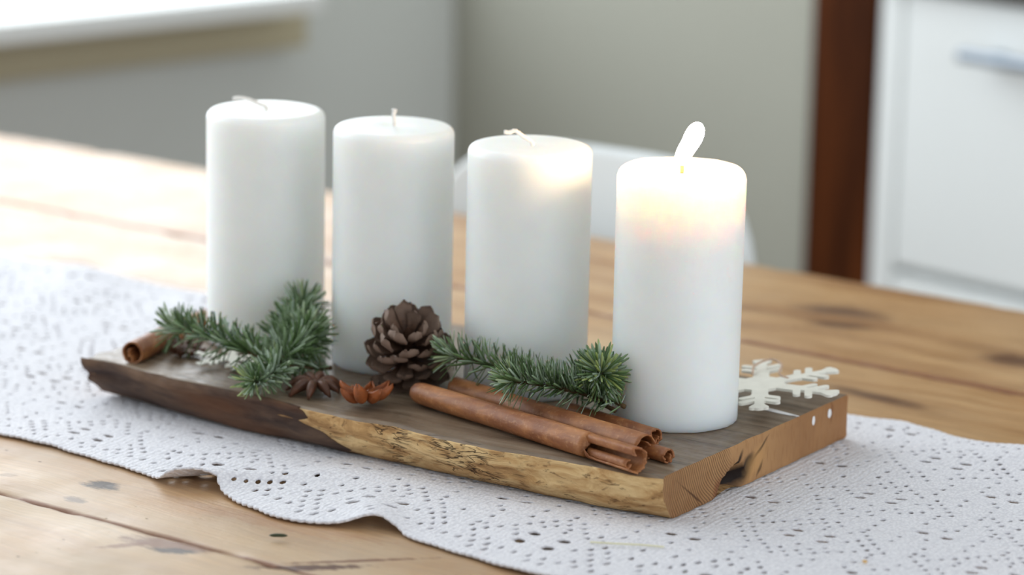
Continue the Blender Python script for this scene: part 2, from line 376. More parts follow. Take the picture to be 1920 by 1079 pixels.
# window: frame bars and sill
win = empty('window_1', (XC-.10, (WY0+WY1)/2, WZ0)); win['kind'] = 'structure'
L = WY1-WY0
def wbox(name, y0, y1, z0, z1, x0=-.03, x1=.03):
    return box(name, x0, x1, y0, y1, z0, z1, M['white_paint'], win, .004)
wbox('window_frame', -L/2, L/2, 0, .05); wbox('window_frame', -L/2, L/2, 1.36, 1.41)
wbox('window_frame', -L/2, -L/2+.05, .05, 1.36); wbox('window_frame', L/2-.05, L/2, .05, 1.36); wbox('window_mullion', -.03, .03, .05, 1.36)
sill = box('trim_1', XC-.10, XC+.12, WY0-.06, .985, .767, .789, M['white_paint'], None, .003); sill['kind'] = 'structure'
tb = box('trim_2', XC, XC+.035, WY0-.06, 1.03, .715, .767, M['beige'], None, .002); tb['kind'] = 'structure'
# dark wooden post beside the drawers
pb = box('trim_3', -1.020, -.934, YC-.006, YC+.60, 0, 2.5, M['post'], None, .003); pb['kind'] = 'structure'

# kitchen drawer unit
cab = empty('drawer_unit', (-.45, YC+.02, 0)); tag(cab, 'white drawer unit with steel handle beyond the table, right of the dark wooden post', 'cabinet')
box('carcass', -.484, .48, .004, .55, .06, .832, M['white_paint'], cab, .002)
box('side_panel', -.484, -.455, -.022, .004, .03, .832, M['white_paint'], cab, .003)
box('plinth', -.45, .46, .05, .08, 0, .06, M['white_paint'], cab)
box('worktop', -.484, .50, -.04, .56, .833, .872, M['dark_top'], cab, .003)['label'] = 'dark worktop slab'
for z0, z1 in ((.549, .828), (.305, .540), (.070, .296)):
    d = box('drawer', -.452, .475, -.022, .002, z0, z1, M['white_paint'], cab, .003)
    hz = z1-.050
    bm = bmesh.new(); addbox(bm, -.36, .36, -.056, -.044, hz-.006, hz+.006, .003)
    for hx in (-.33, .33): addbox(bm, hx-.006, hx+.006, -.046, -.021, hz-.004, hz+.004)
    bmobj('handle', bm, M['steel'], d)

# ------------------------------------------------------------------ the table
TO = Wp(0, 0, 0); TO.z = 0
table = empty('dining_table', TO, PHI+TH); tag(table, 'old pine dining table of wide worn planks under the lace runner', 'table')
TZ = BZ - 0.0284          # table top height
SEAMS = [-.360, -.171, .009, .189, .3705, .568]
def plank(v0, v1, k):
    x0, x1 = -1.28, .62
    nx, ny = 420, 26
    fu = np.linspace(0, 1, nx)
    s = np.linspace(-1, 1, ny); s = np.sign(s)*(1-(1-np.abs(s))**1.6)     # denser at the edges
    V = []
    def wob(x, side):
        return noise.noise(Vector((x*9, k*3.1+side*7, 0)))*.0012 + noise.noise(Vector((x*55, k*3.1+side*7, 2)))*.0009
    fr = (k == 1)
    for a in fu:
        x = x0+(x1-x0)*a; e0 = v0+.0008+wob(x, 0); e1 = v1-.0008+wob(x, 1)
        for b in s:
            y = e0+(e1-e0)*(b+1)/2; dE = min(y-e0, e1-y)
            rr = .0010 + .0014*max(0, noise.noise(Vector((x*22, k*5+(b > 0)*9, 3))))
            z = 0.0
            if dE < rr: z = -rr*(1-math.sqrt(max(0, 1-(1-dE/rr)**2)))
            chip = max(0, noise.noise(Vector((x*38, y*30, k*4.0)))-.12)*max(0, 1-dE/.005)
            z -= chip*.006
            z += noise.noise(Vector((x*3, y*14, k*2.0)))*.0005
            V.append((x, y, z))
    V = np.array(V); n = len(V); idx = np.arange(n).reshape(nx, ny)
    Q = np.stack([idx[:-1, :-1], idx[1:, :-1], idx[1:, 1:], idx[:-1, 1:]], -1).reshape(-1, 4)
    rim = np.concatenate([idx[:, 0], idx[-1, 1:], idx[::-1, -1][1:], idx[0, ::-1][1:-1]])
    low = V[rim].copy(); low[:, 2] = -.032
    V2 = np.vstack([V, low]); m_ = len(rim); r2 = n+np.arange(m_)
    side = np.stack([rim, r2, np.roll(r2, -1), np.roll(rim, -1)], -1)
    me = fastmesh('plank', V2, np.vstack([Q, side]))
    bmx = bmesh.new(); bmx.from_mesh(me); bmx.verts.ensure_lookup_table()
    bmx.faces.new([bmx.verts[n+i] for i in range(m_)][::-1]); bmesh.ops.recalc_face_normals(bmx, faces=bmx.faces); bmx.to_mesh(me); bmx.free()
    o = link('plank', me, M['table'], table); o.location = (0, 0, TZ - (.0004 if k % 2 else 0)); return o
for k in range(5): plank(SEAMS[k], SEAMS[k+1], k)
box('apron', -1.20, .54, -.30, -.275, TZ-.13, TZ-.034, M['table'], table); box('apron', -1.20, .54, .48, .505, TZ-.13, TZ-.034, M['table'], table)
box('apron', -1.20, -1.175, -.275, .48, TZ-.13, TZ-.034, M['table'], table); box('apron', .515, .54, -.275, .48, TZ-.13, TZ-.034, M['table'], table)
for lx in (-1.19, .46):
    for ly in (-.29, .425):
        bm = bmesh.new(); addbox(bm, lx, lx+.07, ly, ly+.07, 0, TZ-.033, .004)
        for v in bm.verts:
            if v.co.z < .1: v.co.x = lx+.035+(v.co.x-lx-.035)*.7; v.co.y = ly+.035+(v.co.y-ly-.035)*.7
        bmobj('leg', bm, M['table'], table, smooth=False)

# white shell chair tucked in at the far side
CX = -.435
ch = empty('shell_chair', Wp(CX, .45, -BZ), PHI); tag(ch, 'white moulded shell chair behind the far table edge', 'chair')
V = []; nu, nv = 41, 48
prof = [(-.16, .440), (-.05, .425), (.06, .425), (.13, .445), (.165, .52), (.180, .64), (.190, .75), (.197, .804)]
pp = spline([Vector((0, a, b)) for a, b in prof], nv)
def ppos(t):
    t = min(max(t, 0), 1)*(nv-1); a = min(int(t), nv-2); return pp[a].lerp(pp[a+1], t-a)
for j in range(nv):
    for i in range(nu):
        u = -1+2*i/(nu-1); v = j/(nv-1)*(1-.30*abs(u)**5)
        p = ppos(v); wd = .190-.030*min(1, max(0, (v-.35)/.35))
        if v < .12: wd *= .62+.38*(v/.12)**.5
        V.append((u*wd, p.y-.035*abs(u)**2.4*max(0, (v-.35)/.65), p.z+.05*abs(u)**2.4*max(0, 1-v*1.6)))
F = [(j*nu+i, j*nu+i+1, (j+1)*nu+i+1, (j+1)*nu+i) for j in range(nv-1) for i in range(nu-1)]
s_ = mesh('shell', V, F, M['shell'], ch); sm = s_.modifiers.new('s', 'SOLIDIFY'); sm.thickness = .006; sm.offset = -1
for sx in (-1, 1):
    for y0, y1 in ((-.09, -.17), (.08, .17)):
        VV, FF = tube([(sx*.09, y0, .426), (sx*.19, y1, .0)], [.014, .009], 10); mesh('leg', VV, FF, M['post'], ch)

# ------------------------------------------------------------------ lace runner
def lace():
    ce = np.array
    cx, cy = .0047, .0050
    X0, Y0 = -1.12, -.078
    nxc, nyc = int(1.52/cx), int(.326/cy)
    xf = [-1.2, -.6, -.387, -.350, -.313, -.275, -.251, -.238, -.227, -.215, -.203, -.177, -.155, -.133, -.115, -.104, -.097, -.069, -.043, -.010, .002, .1, .45]
    yf = [-.060, -.072, -.077, -.079, -.082, -.089, -.097, -.089, -.084, -.093, -.099, -.105, -.107, -.099, -.087, -.0885, -.092, -.099, -.103, -.107, -.108, -.112, -.115]
    xb = [-1.2, -.70, -.658, -.599, -.536, -.4, -.2, -.06, -.022, .013, .045, .073, .093, .2, .45]
    yb = [.268, .265, .257, .261, .258, .252, .25, .249, .252, .257, .249, .2445, .243, .246, .242]
    I, J = np.meshgrid(np.arange(nxc), np.arange(nyc), indexing='ij')
    # pattern: 0 solid, 1 small hole, 2 big leaf hole
    pu, pv = 22, 16
    u = (I % pu)-pu/2+.5; v = ((J+3) % pv)-pv/2+.5; q = np.abs(u)/(pu/2)+np.abs(v)/(pv/2)
    kind = np.zeros((nxc, nyc), int)
    kind[(q > .58) & (q < .98) & ((I+J) % 2 == 0)] = 1
    kind[(q > 1.05) & (q < 1.6) & (I % 4 == 1) & (J % 2 == 0)] = 1
    kind[(q > .30) & (q < .50) & (I % 5 == 0) & (J % 3 == 0)] = 1
    uu = (I % pu)-pu//2; vv = ((J+3) % pv)-pv//2
    kind[(np.abs(uu) <= 4) & (np.abs(vv) <= 2)] = 0
    kind[((uu == -3) | (uu == 1)) & (np.abs(vv) == 1)] = 2
    kind[((uu == -4) | (uu == 4)) & (vv == 0)] = 1; kind[(uu == 0) & (np.abs(vv) == 3)] = 1
    uu2 = ((I+pu//2) % pu)-pu//2; vv2 = ((J+3+pv//2) % pv)-pv//2
    kind[(np.abs(uu2) <= 2) & (np.abs(vv2) <= 2)] = 0
    kind[((uu2 == -2) | (uu2 == 1)) & (vv2 == 0)] = 2; kind[(uu2 == 0) & (np.abs(vv2) == 2)] = 1
    kind[:, :1] = 0; kind[:, -1:] = 0
    kind[:, 2] = np.where(np.arange(nxc) % 2 == 0, 1, 0); kind[:, -3] = np.where(np.arange(nxc) % 2 == 0, 1, 0)
    rs = np.random.RandomState(3); kind[(rs.rand(nxc, nyc) < .08) & (kind == 1)] = 0
    kind[:1] = 0; kind[-1:] = 0
    two = kind == 2; two[:, :2] = False; two[:, -2:] = False; two[-2:] = False
    kind[kind == 2] = 0; si, sj = np.where(two); kind[si+1, sj] = 0
    S = 4; NX, NY = nxc*S+1, nyc*S+1
    gx, gy = np.meshgrid(np.arange(NX), np.arange(NY), indexing='ij')
    PX = gx/S*cx; PY = gy/S*cy
    PX = PX.astype(float); PY = PY.astype(float)
    ring = [(1, 1), (2, 1), (3, 1), (3, 2), (3, 3), (2, 3), (1, 3), (1, 2)]
    jit = rs.uniform(.78, 1.10, (nxc, nyc))
    for kk, (ra, rb) in ((1, (.37, .40)),):
        ii, jj = np.where(kind == kk)
        for (a, b) in ring:
            ang = math.atan2(b-2, a-2)
            PX[ii*S+a, jj*S+b] = (ii+.5)*cx + math.cos(ang)*ra*cx*jit[ii, jj].clip(.6, 1.05)
            PY[ii*S+a, jj*S+b] = (jj+.5)*cy + math.sin(ang)*rb*cy*jit[ii, jj].clip(.6, 1.05)
    for a in range(1, 8):
        for b in (1, 2, 3):
            if b == 2 and a not in (1, 7): continue
            ang = math.atan2(b-2, (a-4)/2.6); ca, sa = math.cos(ang), math.sin(ang)
            PX[si*S+a, sj*S+b] = (si+1)*cx + ca*.86*cx
            PY[si*S+a, sj*S+b] = (sj+.5)*cy + sa*.46*cy
    x = X0+PX; y = Y0+PY
    # hems follow the lie of the cloth
    fy = np.interp(x, xf, yf); by = np.interp(x, xb, yb)
    sf = np.clip(1-(y-Y0)/.075, 0, 1)**1.5; y = y + (fy-Y0)*sf
    Y1 = Y0+nyc*cy; sb = np.clip(1-(Y1-y)/.04, 0, 1)**1.3; y = y+(by-Y1)*sb
    x = x + .0010*np.sin(y*70)+.0006*np.sin(y*190+x*40)
    y = y + .0008*np.sin(x*85)+.0005*np.sin(x*230)
    # scalloped hems
    e = np.clip(1-(gy/S)/1.2, 0, 1); y = y-.0011*np.abs(np.sin(x*PI/.0046))*e
    z = np.zeros_like(x)
    def ridge(xa, ya, xb_, yb_, wd, h):
        dx, dy = xb_-xa, yb_-ya; L2 = dx*dx+dy*dy; t = np.clip(((x-xa)*dx+(y-ya)*dy)/L2, 0, 1)
        d = np.hypot(x-xa-t*dx, y-ya-t*dy); return h*np.exp(-(d/wd)**2)*(1-.8*t)
    z += ridge(-.243, -.098, -.190, -.030, .011, .0095)
    z += ridge(-.118, -.092, -.150, -.050, .013, .006)
    z += ridge(.01, -.115, -.03, -.05, .02, .002)
    z += ridge(.115, .25, .03, .16, .03, .004)
    z += ridge(-.50, -.09, -.45, .0, .03, .003)
    z += ridge(-.62, .27, -.55, .18, .03, .004)+ridge(-.48, .26, -.50, .2, .02, .004)
    z += .0005*np.sin(x*60+y*30)+.0004*np.sin(y*95-x*20)
    z = np.maximum(z, 0)
    under = (x > -.43) & (x < .02) & (y > -.01) & (y < .22)
    z = np.where(under, np.minimum(z, .0002), z)
    # stitch relief
    z = z + .00010 + .00010*np.sin(gx*PI/2)*np.cos(gy*PI/2) + .00012*np.abs(np.sin(gx*PI/S))
    Vv = np.stack([x, y, z], -1).reshape(-1, 3)
    idx = np.arange(NX*NY).reshape(NX, NY)
    Qd = np.stack([idx[:-1, :-1], idx[1:, :-1], idx[1:, 1:], idx[:-1, 1:]], -1)
    keep = np.ones((NX-1, NY-1), bool)
    ii, jj = np.where(kind > 0)
    for a in (1, 2):
        for b in (1, 2): keep[ii*S+a, jj*S+b] = False
    for a in range(1, 7):
        for b in (1, 2): keep[si*S+a, sj*S+b] = False
    Q = Qd[keep]
    used = np.zeros(len(Vv), bool); used[Q.ravel()] = True; new = np.cumsum(used)-1
    me = fastmesh('lace_runner', Vv[used], new[Q])
    o = link('lace_runner', me, M['cloth']); o.location = Wp(-.001, .003, -.0263); o.rotation_euler = (0, 0, PHI)
    s = o.modifiers.new('thickness', 'SOLIDIFY'); s.thickness = .0013; s.offset = -1
    tag(o, 'white crocheted lace table runner with open holes under the wooden board', 'table runner'); return o
lace()

# ------------------------------------------------------------------ the wooden board
board = empty('serving_board', Wp(0, 0, -BT), PHI); tag(board, 'rough live-edge wooden board carrying the four candles', 'board')
TOPE = [(-.400, .003), (-.377, .005), (-.352, .003), (-.324, -.001), (-.302, -.001), (-.259, -.001), (-.235, -.004), (-.214, -.006), (-.190, -.006), (-.167, -.002), (-.136, -.007), (-.098, -.008), (-.075, -.005), (-.041, -.003), (-.010, -.003), (0, 0)]
BOTE = [(-.405, .026), (-.381, .024), (-.341, .018), (-.315, .014), (-.289, .010), (-.247, .011), (-.208, .009), (-.147, .007), (-.108, .006), (-.045, .006), (0, .011)]
def ytop(x): return float(np.interp(x, [a for a, b in TOPE], [b for a, b in TOPE]))
def ybot(x): return float(np.interp(x, [a for a, b in BOTE], [b for a, b in BOTE]))
def fprof(x, w):    # front face y at height fraction w (0 bottom, 1 top)
    a, b = ytop(x), ybot(x)
    y = b+(a-b)*(1-(1-w)**1.7) - .0022*math.sin(PI*min(1, w*1.0))*(.6+.4*math.sin(x*31))
    return y
def fnoise(x, w):
    z = w*.026
    return noise.noise(Vector((x*45, 3, z*190)))*.0011 + noise.noise(Vector((x*130, 7, z*360)))*.0006 + noise.noise(Vector((x*14, 1, z*60)))*.0015
NXB, NYB, NZB = 300, 90, 16
def build_board():
    ids = {}; V = []; F = []; mi = []
    def vid(i, j, k):
        key = (i, j, k)
        if key in ids: return ids[key]
        u, v, w_ = i/NXB, j/NYB, k/NZB
        endL = -.3885 + .006*noise.noise(Vector((v*5, w_*2, 0))) + .003*noise.noise(Vector((v*22, w_*3, 5)))-.006*(1-v) + .005*(1-w_)
        x = endL*(1-u)
        yf = fprof(x, w_) - fnoise(x, w_)
        yb = .206 + .0015*noise.noise(Vector((x*12, w_, 9)))
        vv = v**1.0
        y = yf+(yb-yf)*vv
        z = BT*w_
        # corner fillet on the top front edge and slight crown
        if k == NZB and j == 0: y += .0008; z -= .0006
        if k == NZB: z += .0003*noise.noise(Vector((x*30, y*60, 0))) - (.0006 if j in (0,) else 0)
        if k == 0 and (j > 1) and i < NXB: z += 0
        if i == NXB:      # sawn end: rough, with the rotten hollow by the pith
            x += .0006*noise.noise(Vector((y*120, z*120, 0)))
            e = ((y-.072-(z-.004)*.55)/.013)**2 + ((z-.001)/.0125)**2
            if e < 1.2: x -= .010*max(0, 1-e/1.2)**.7
            if k in (0, NZB): x -= .0006
        if i >= NXB-6 and k == 0:
            e = ((y-.070)/.014)**2
            if e < 1: z += .0025*(1-e)*(i-(NXB-6))/6
        if k == 0 and j == 0: y += .0015; z += .001
        ids[key] = len(V); V.append((x, y, z)); return ids[key]
    def quad(a, b, c, d, m_): F.append((vid(*a), vid(*b), vid(*c), vid(*d))); mi.append(m_)
    for i in range(NXB):
        for j in range(NYB):
            quad((i, j, NZB), (i+1, j, NZB), (i+1, j+1, NZB), (i, j+1, NZB), 0)
            if j % 1 == 0: quad((i, j, 0), (i, j+1, 0), (i+1, j+1, 0), (i+1, j, 0), 1)
        for k in range(NZB):
            quad((i, 0, k), (i+1, 0, k), (i+1, 0, k+1), (i, 0, k+1), 1)
            quad((i, NYB, k), (i, NYB, k+1), (i+1, NYB, k+1), (i+1, NYB, k), 1)
    for j in range(NYB):
        for k in range(NZB):
            quad((NXB, j, k), (NXB, j+1, k), (NXB, j+1, k+1), (NXB, j, k+1), 2)
            quad((0, j, k), (0, j, k+1), (0, j+1, k+1), (0, j+1, k), 2)
    me = bpy.data.meshes.new('slab'); me.from_pydata(V, [], F); me.update()
    o = link('slab', me, [M['board_top'], M['board_edge'], M['board_end']], board)
    me.polygons.foreach_set('material_index', mi)
    try: me.set_sharp_from_angle(angle=math.radians(50))
    except Exception: pass
build_board()
# dark bark still clinging to the left part of the front
def build_bark():
    nx, nw = 150, 18; V = []; F = []
    for i in range(nx+1):
        for k in range(nw+1):
            w_ = k/nw
            xr = -.232 + (1-w_)**1.15*.036      # slanting torn end
            xr += .0025*noise.noise(Vector((w_*9, 4, 4)))
            xl = -.3945+.003*(1-w_)+.003*noise.noise(Vector((w_*5, 2, 0)))
            s = i/nx; x = xl+(xr-xl)*s
            th_ = .0028*min(1, (1-s)*14)*(.75+.5*noise.noise(Vector((x*25, w_*2, 1))))
            lip = .0022*math.exp(-((w_-.93)/.13)**2)
            y = fprof(x, w_) - fnoise(x, w_) - th_ - lip + .0016*math.exp(-((w_-.66)/.12)**2) - .0012*noise.noise(Vector((x*20, w_*6, 8)))
            z = BT*w_ + (.0016*min(1, (1-s)*10) if k == nw else 0) + .0007*noise.noise(Vector((x*50, w_, 3)))
            if w_ < .1: y += .001
            V.append((x, y, max(z, .0004)))
    m0 = len(V)
    for i in range(nx+1):          # back row folded over the top edge into the slab
        x, y, z = V[i*(nw+1)+nw]; V.append((x, y+.0055, BT-.0006))
    for i in range(nx):
        for k in range(nw):
            a = i*(nw+1)+k; F.append((a, a+nw+1, a+nw+2, a+1))
        a = i*(nw+1)+nw; F.append((a, a+nw+1, m0+i+1, m0+i))
    o = mesh('bark', V, F, M['bark'], board); s = o.modifiers.new('s', 'SOLIDIFY'); s.thickness = .0025; s.offset = -1
    o['label'] = 'dark grey-brown bark strip on the front'
build_bark()
# spilled wax
def blob(name, c, r, mat, parent, nrm='z', seg=20, seed=0, h=.0012):
    V = [];F = []
    for i, f_ in enumerate((1.0, .8, .45, 0.0)):
        for k in range(seg):
            a = 2*PI*k/seg; q = f_*(1+.18*noise.noise(Vector((math.cos(a)*1.5, math.sin(a)*1.5, seed))))
            a1, a2, hh = r[0]*q*math.cos(a), r[1]*q*math.sin(a), h*math.sqrt(max(0, 1-f_*f_))
            V.append((c[0]+a1, c[1]+a2, c[2]+hh) if nrm == 'z' else (c[0]+hh, c[1]+a1, c[2]+a2))
    for i in range(3):
        for k in range(seg): F.append((i*seg+k, i*seg+(k+1) % seg, (i+1)*seg+(k+1) % seg, (i+1)*seg+k))
    return mesh(name, V, F, mat, parent)
blob('wax_spot', (.0002, .1645, BT-.0060), (.0017, .0027), M['waxdrip'], board, 'x', seed=1, h=.0003); blob('wax_spot', (.0002, .1835, BT-.0060), (.0022, .0026), M['waxdrip'], board, 'x', seed=5, h=.0005)
V = []; F = []; ns = 16
for i in range(ns+1):
    s = i/ns; p = Vector((-.0225+.0225*s, .150-.004*s, BT+.0002)); wd = .0026*(1-.55*s)*math.sin(PI*min(1, .12+s*1.0))**.5 if s < .95 else .0010
    if s > .97: wd = .0012
    for q in (-1, -.5, 0, .5, 1): V.append(p+Vector((q*wd*.3, q*wd, .0009*(1-q*q))))
for i in range(ns):
    for q in range(4): F.append((i*5+q, (i+1)*5+q, (i+1)*5+q+1, i*5+q+1))
mesh('wax_streak', V, F, M['waxdrip'], board)

# ------------------------------------------------------------------ candles
CH = .1402; CR = .035
CPOS = [(-.3386, .1030), (-.2491, .1076), (-.1552, .1072), (-.0551, .1043)]
def candle(i, label):
    x, y = CPOS[i]; root = empty('pillar_candle', Wp(x, y, .0003), PHI)
    tag(root, label, 'candle', 'four white pillar candles on the board')
    if i < 3:
        prof = [(CR-.0012, 0), (CR-.0003, .0008), (CR, .002)]+[(CR, .002+(CH-.007)*k/24) for k in range(1, 25)]
        z0 = prof[-1][1]; rr = CH-z0
        prof += [(CR-rr*.9+rr*.9*math.cos(a), z0+rr*math.sin(a)) for a in [PI/2*k/10 for k in range(1, 10)]]
        prof += [(CR-rr*.9-.001, CH), (.026, CH+.0001), (.015, CH+.0003), (.006, CH+.0001), (.002, CH-.0004)]
        V, F = lathe(prof)
    else:
        prof = [(CR-.0016, 0), (CR-.0002, .0006), (CR, .0025)]+[(CR+.00025*k/24, .002+(CH-.0075)*k/24) for k in range(1, 25)]
        z0 = prof[-1][1]; rr = CH-z0
        prof += [(CR-rr*.8+rr*.8*math.cos(a), z0+rr*math.sin(a)) for a in [PI/2*k/10 for k in range(1, 11)]]
        prof += [(.0285, CH-.0004), (.026, CH-.0012), (.021, CH-.0022), (.014, CH-.0030), (.006, CH-.0034), (.002, CH-.0034)]
        def jit(k, a, r, z):
            if k < 2: r += .0005*noise.noise(Vector((math.cos(a)*9, math.sin(a)*9, 0))); z += .0006*max(0, noise.noise(Vector((math.cos(a)*12, math.sin(a)*12, 3))))
            if k > 26 and r > .024: z += .0004*noise.noise(Vector((math.cos(a)*2, math.sin(a)*2, 6)))
            return r, z
        V, F = lathe(prof, jit=jit)
    mesh('wax_body', V, F, M['wax'], root); return root
# camera-left direction on the board is (-.834,-.551)
def lft(a, up, fwd=0): return Vector((-.834*a-.547*fwd, -.551*a+.837*fwd, up))
labels = ['leftmost and farthest white pillar candle, unlit, its wick bent over to the left', 'second white candle from the left, unlit, short upright wick, behind the pine cone',
          'third white candle from the left, unlit with a crooked wick, beside the burning one', 'burning white pillar candle at the right end of the board']
cs = [candle(i, labels[i]) for i in range(4)]
wk = [[lft(0, -.003), lft(0, .0015), lft(.004, .003), lft(.010, .0055), (lft(.016, .0065)), lft(.0195, .0058)],
      [lft(0, -.003), lft(0, .003), lft(.0003, .006), lft(-.0002, .0095)],
      [lft(-.001, -.003), lft(-.001, .0012), lft(.003, .004), lft(.007, .0068), lft(.009, .0078), lft(.0115, .0068), lft(.0150, .0070)],
      [lft(0, -.006), lft(0, -.001), lft(.0002, .0035)]]
for i, c in enumerate(cs):
    P = [p+Vector((0, 0, CH)) for p in spline(wk[i], 24)]
    V, F = tube(P, [.00115*(1.35 if (i == 1 and k > 20) else 1) * (1+.12*math.sin(k*2.4)) for k in range(24)], 10)
    mesh('wick', V, F, M['wick_burnt'] if i == 3 else M['wick'], c)
def flame_mesh():
    ctr = [(lft(.0010, .0005), .0012), (lft(.0008, .0020), .0032), (lft(0, .0050), .0041), (lft(-.0018, .0085), .0045), (lft(-.0038, .0120), .0048), (lft(-.0055, .0155), .0051), (lft(-.0069, .0188), .0048), (lft(-.0079, .0210), .0040), (lft(-.0086, .0226), .0026), (lft(-.009, .0235), .0008)]
    pts = spline([a for a, b in ctr], 36); rr = np.interp(np.linspace(0, 1, 36), np.linspace(0, 1, len(ctr)), [b for a, b in ctr]).tolist()
    V, F = tube([p+Vector((0, 0, CH+.0010)) for p in pts], rr, 20); return mesh('flame', V, F, M['flame'], cs[3])
flame_mesh()

# ------------------------------------------------------------------ cinnamon quills
def quill(name, a, b, R, label, gap_end=None, turns=1.35, roll=0.0, taper=(1, 1), sag=.0, seed=0, pinch=None, group='cinnamon sticks on the board', double=False):
    A, B = Vector(a), Vector(b); c = (A+B)/2
    root = empty(name, Wp(c.x, c.y, 0), PHI); tag(root, label, 'cinnamon stick', group)
    ctr = [(A-c), (c-c)+Vector((0, 0, sag)), (B-c)]
    for k in (0, 2): ctr[k].z = (A.z if k == 0 else B.z)
    ctr[1].z = (A.z+B.z)/2+sag
    ctr[0].x, ctr[0].y = A.x-c.x, A.y-c.y
    P = spline(ctr, 70); fr = frames(P); nphi = 64; V = []; F = []
    for i, (p, t, n, bb) in enumerate(fr):
        s = i/69; R_s = R*(taper[0]+(taper[1]-taper[0])*s)*(1+.05*noise.noise(Vector((s*4, seed, 0))))
        if pinch and s < pinch: R_s *= .25+.75*math.sqrt(max(0, 1-(1-s/pinch)**2))
        g0 = -1.5 if gap_end else 0.0
        if gap_end and s > gap_end: g0 = -1.5*max(0, 1-(s-gap_end)/.012) + 1.95*min(1, (s-gap_end)/.03)**.5*(1+.12*noise.noise(Vector((s*40, seed, 2))))
        tot = 2*PI*turns
        jg = .0022 if gap_end else .0010
        for k in range(nphi+1):
            f = k/nphi; ph = g0+(tot-g0)*f
            rad = R_s*(1 if ph < 2*PI-.05 else 1-.50*min(1, max(0, ph-2*PI+.05)/.22)-.05*max(0, ph-2*PI-.5))
            if ph < 0: rad = R_s*(1+.07*min(1, -ph/.25)*(1 if ph > -1.35 else 1))
            wv = 1+.03*noise.noise(Vector((ph*1.5, s*6, seed)))
            an = roll+ph
            q = p + n*math.cos(an)*rad*wv + bb*math.sin(an)*rad*wv*1.0
            jag = jg*noise.noise(Vector((ph*2.2, seed, 5)))
            if i == 0: q = q - t*jag
            if i == 69: q = q + t*jag*1.6
            V.append(q)
    for i in range(69):
        for k in range(nphi):
            x_ = i*(nphi+1)+k; F.append((x_, x_+1, x_+nphi+2, x_+nphi+1))
    if gap_end:          # the torn-open end shows a second, tighter roll lying inside
        b0 = len(V); i0 = int(gap_end*69)-3; nk = 24
        for i in range(i0, 68):
            p, t, n, bb = fr[i]
            for k in range(nk+1):
                ph = -.6+5.2*k/nk; rr = R*(.36-.04*k/nk)*(1+.05*noise.noise(Vector((i*.2, k*.3, 7))))
                c0 = p - n*R*.50 + bb*R*.22; V.append(c0 + n*math.cos(ph)*rr + bb*math.sin(ph)*rr)
        for i in range(68-i0-1):
            for k in range(nk): a_ = b0+i*(nk+1)+k; F.append((a_, a_+1, a_+nk+2, a_+nk+1))
    bk = mesh('quill_bark', V, F, M['cinnamon'], root); sd = bk.modifiers.new('s', 'SOLIDIFY'); sd.thickness = .0009; sd.offset = 0
    return root
quill('cinnamon_stick', (-.186, .040, .0070), (-.0145, -.0015, .0070), .0062, 'long front cinnamon stick, split open at its right end, nearest the board edge', gap_end=.80, turns=1.03, roll=.40, taper=(.86, 1.05), seed=1, pinch=.05)
quill('cinnamon_stick', (-.172, .062, .0062), (-.0235, .0215, .0072), .0066, 'broad cinnamon stick behind the front one, under the fir sprig', turns=1.4, roll=3.3, taper=(.92, 1.0), seed=4)
quill('cinnamon_stick', (-.075, .0395, .0042), (-.0105, .0235, .0042), .0036, 'short thin cinnamon roll poking out of the pair in front of the burning candle', turns=1.3, roll=3.4, seed=6)
quill('cinnamon_stick', (-.098, .0665, .0044), (-.0345, .0505, .0044), .0042, 'thin dark hollow cinnamon stick right beside the foot of the burning candle', turns=1.25, roll=3.2, seed=8)
quill('cinnamon_stick', (-.3655, .012, .0062), (-.3770, .066, .0068), .0062, 'dark cinnamon stick lying across the left end of the board', turns=1.4, roll=3.2, seed=11)
quill('cinnamon_stick', (-.3800, .078, .0068), (-.3850, .150, .0068), .0058, 'paler cinnamon stick behind the leftmost candle foot', turns=1.4, roll=3.2, seed=14)

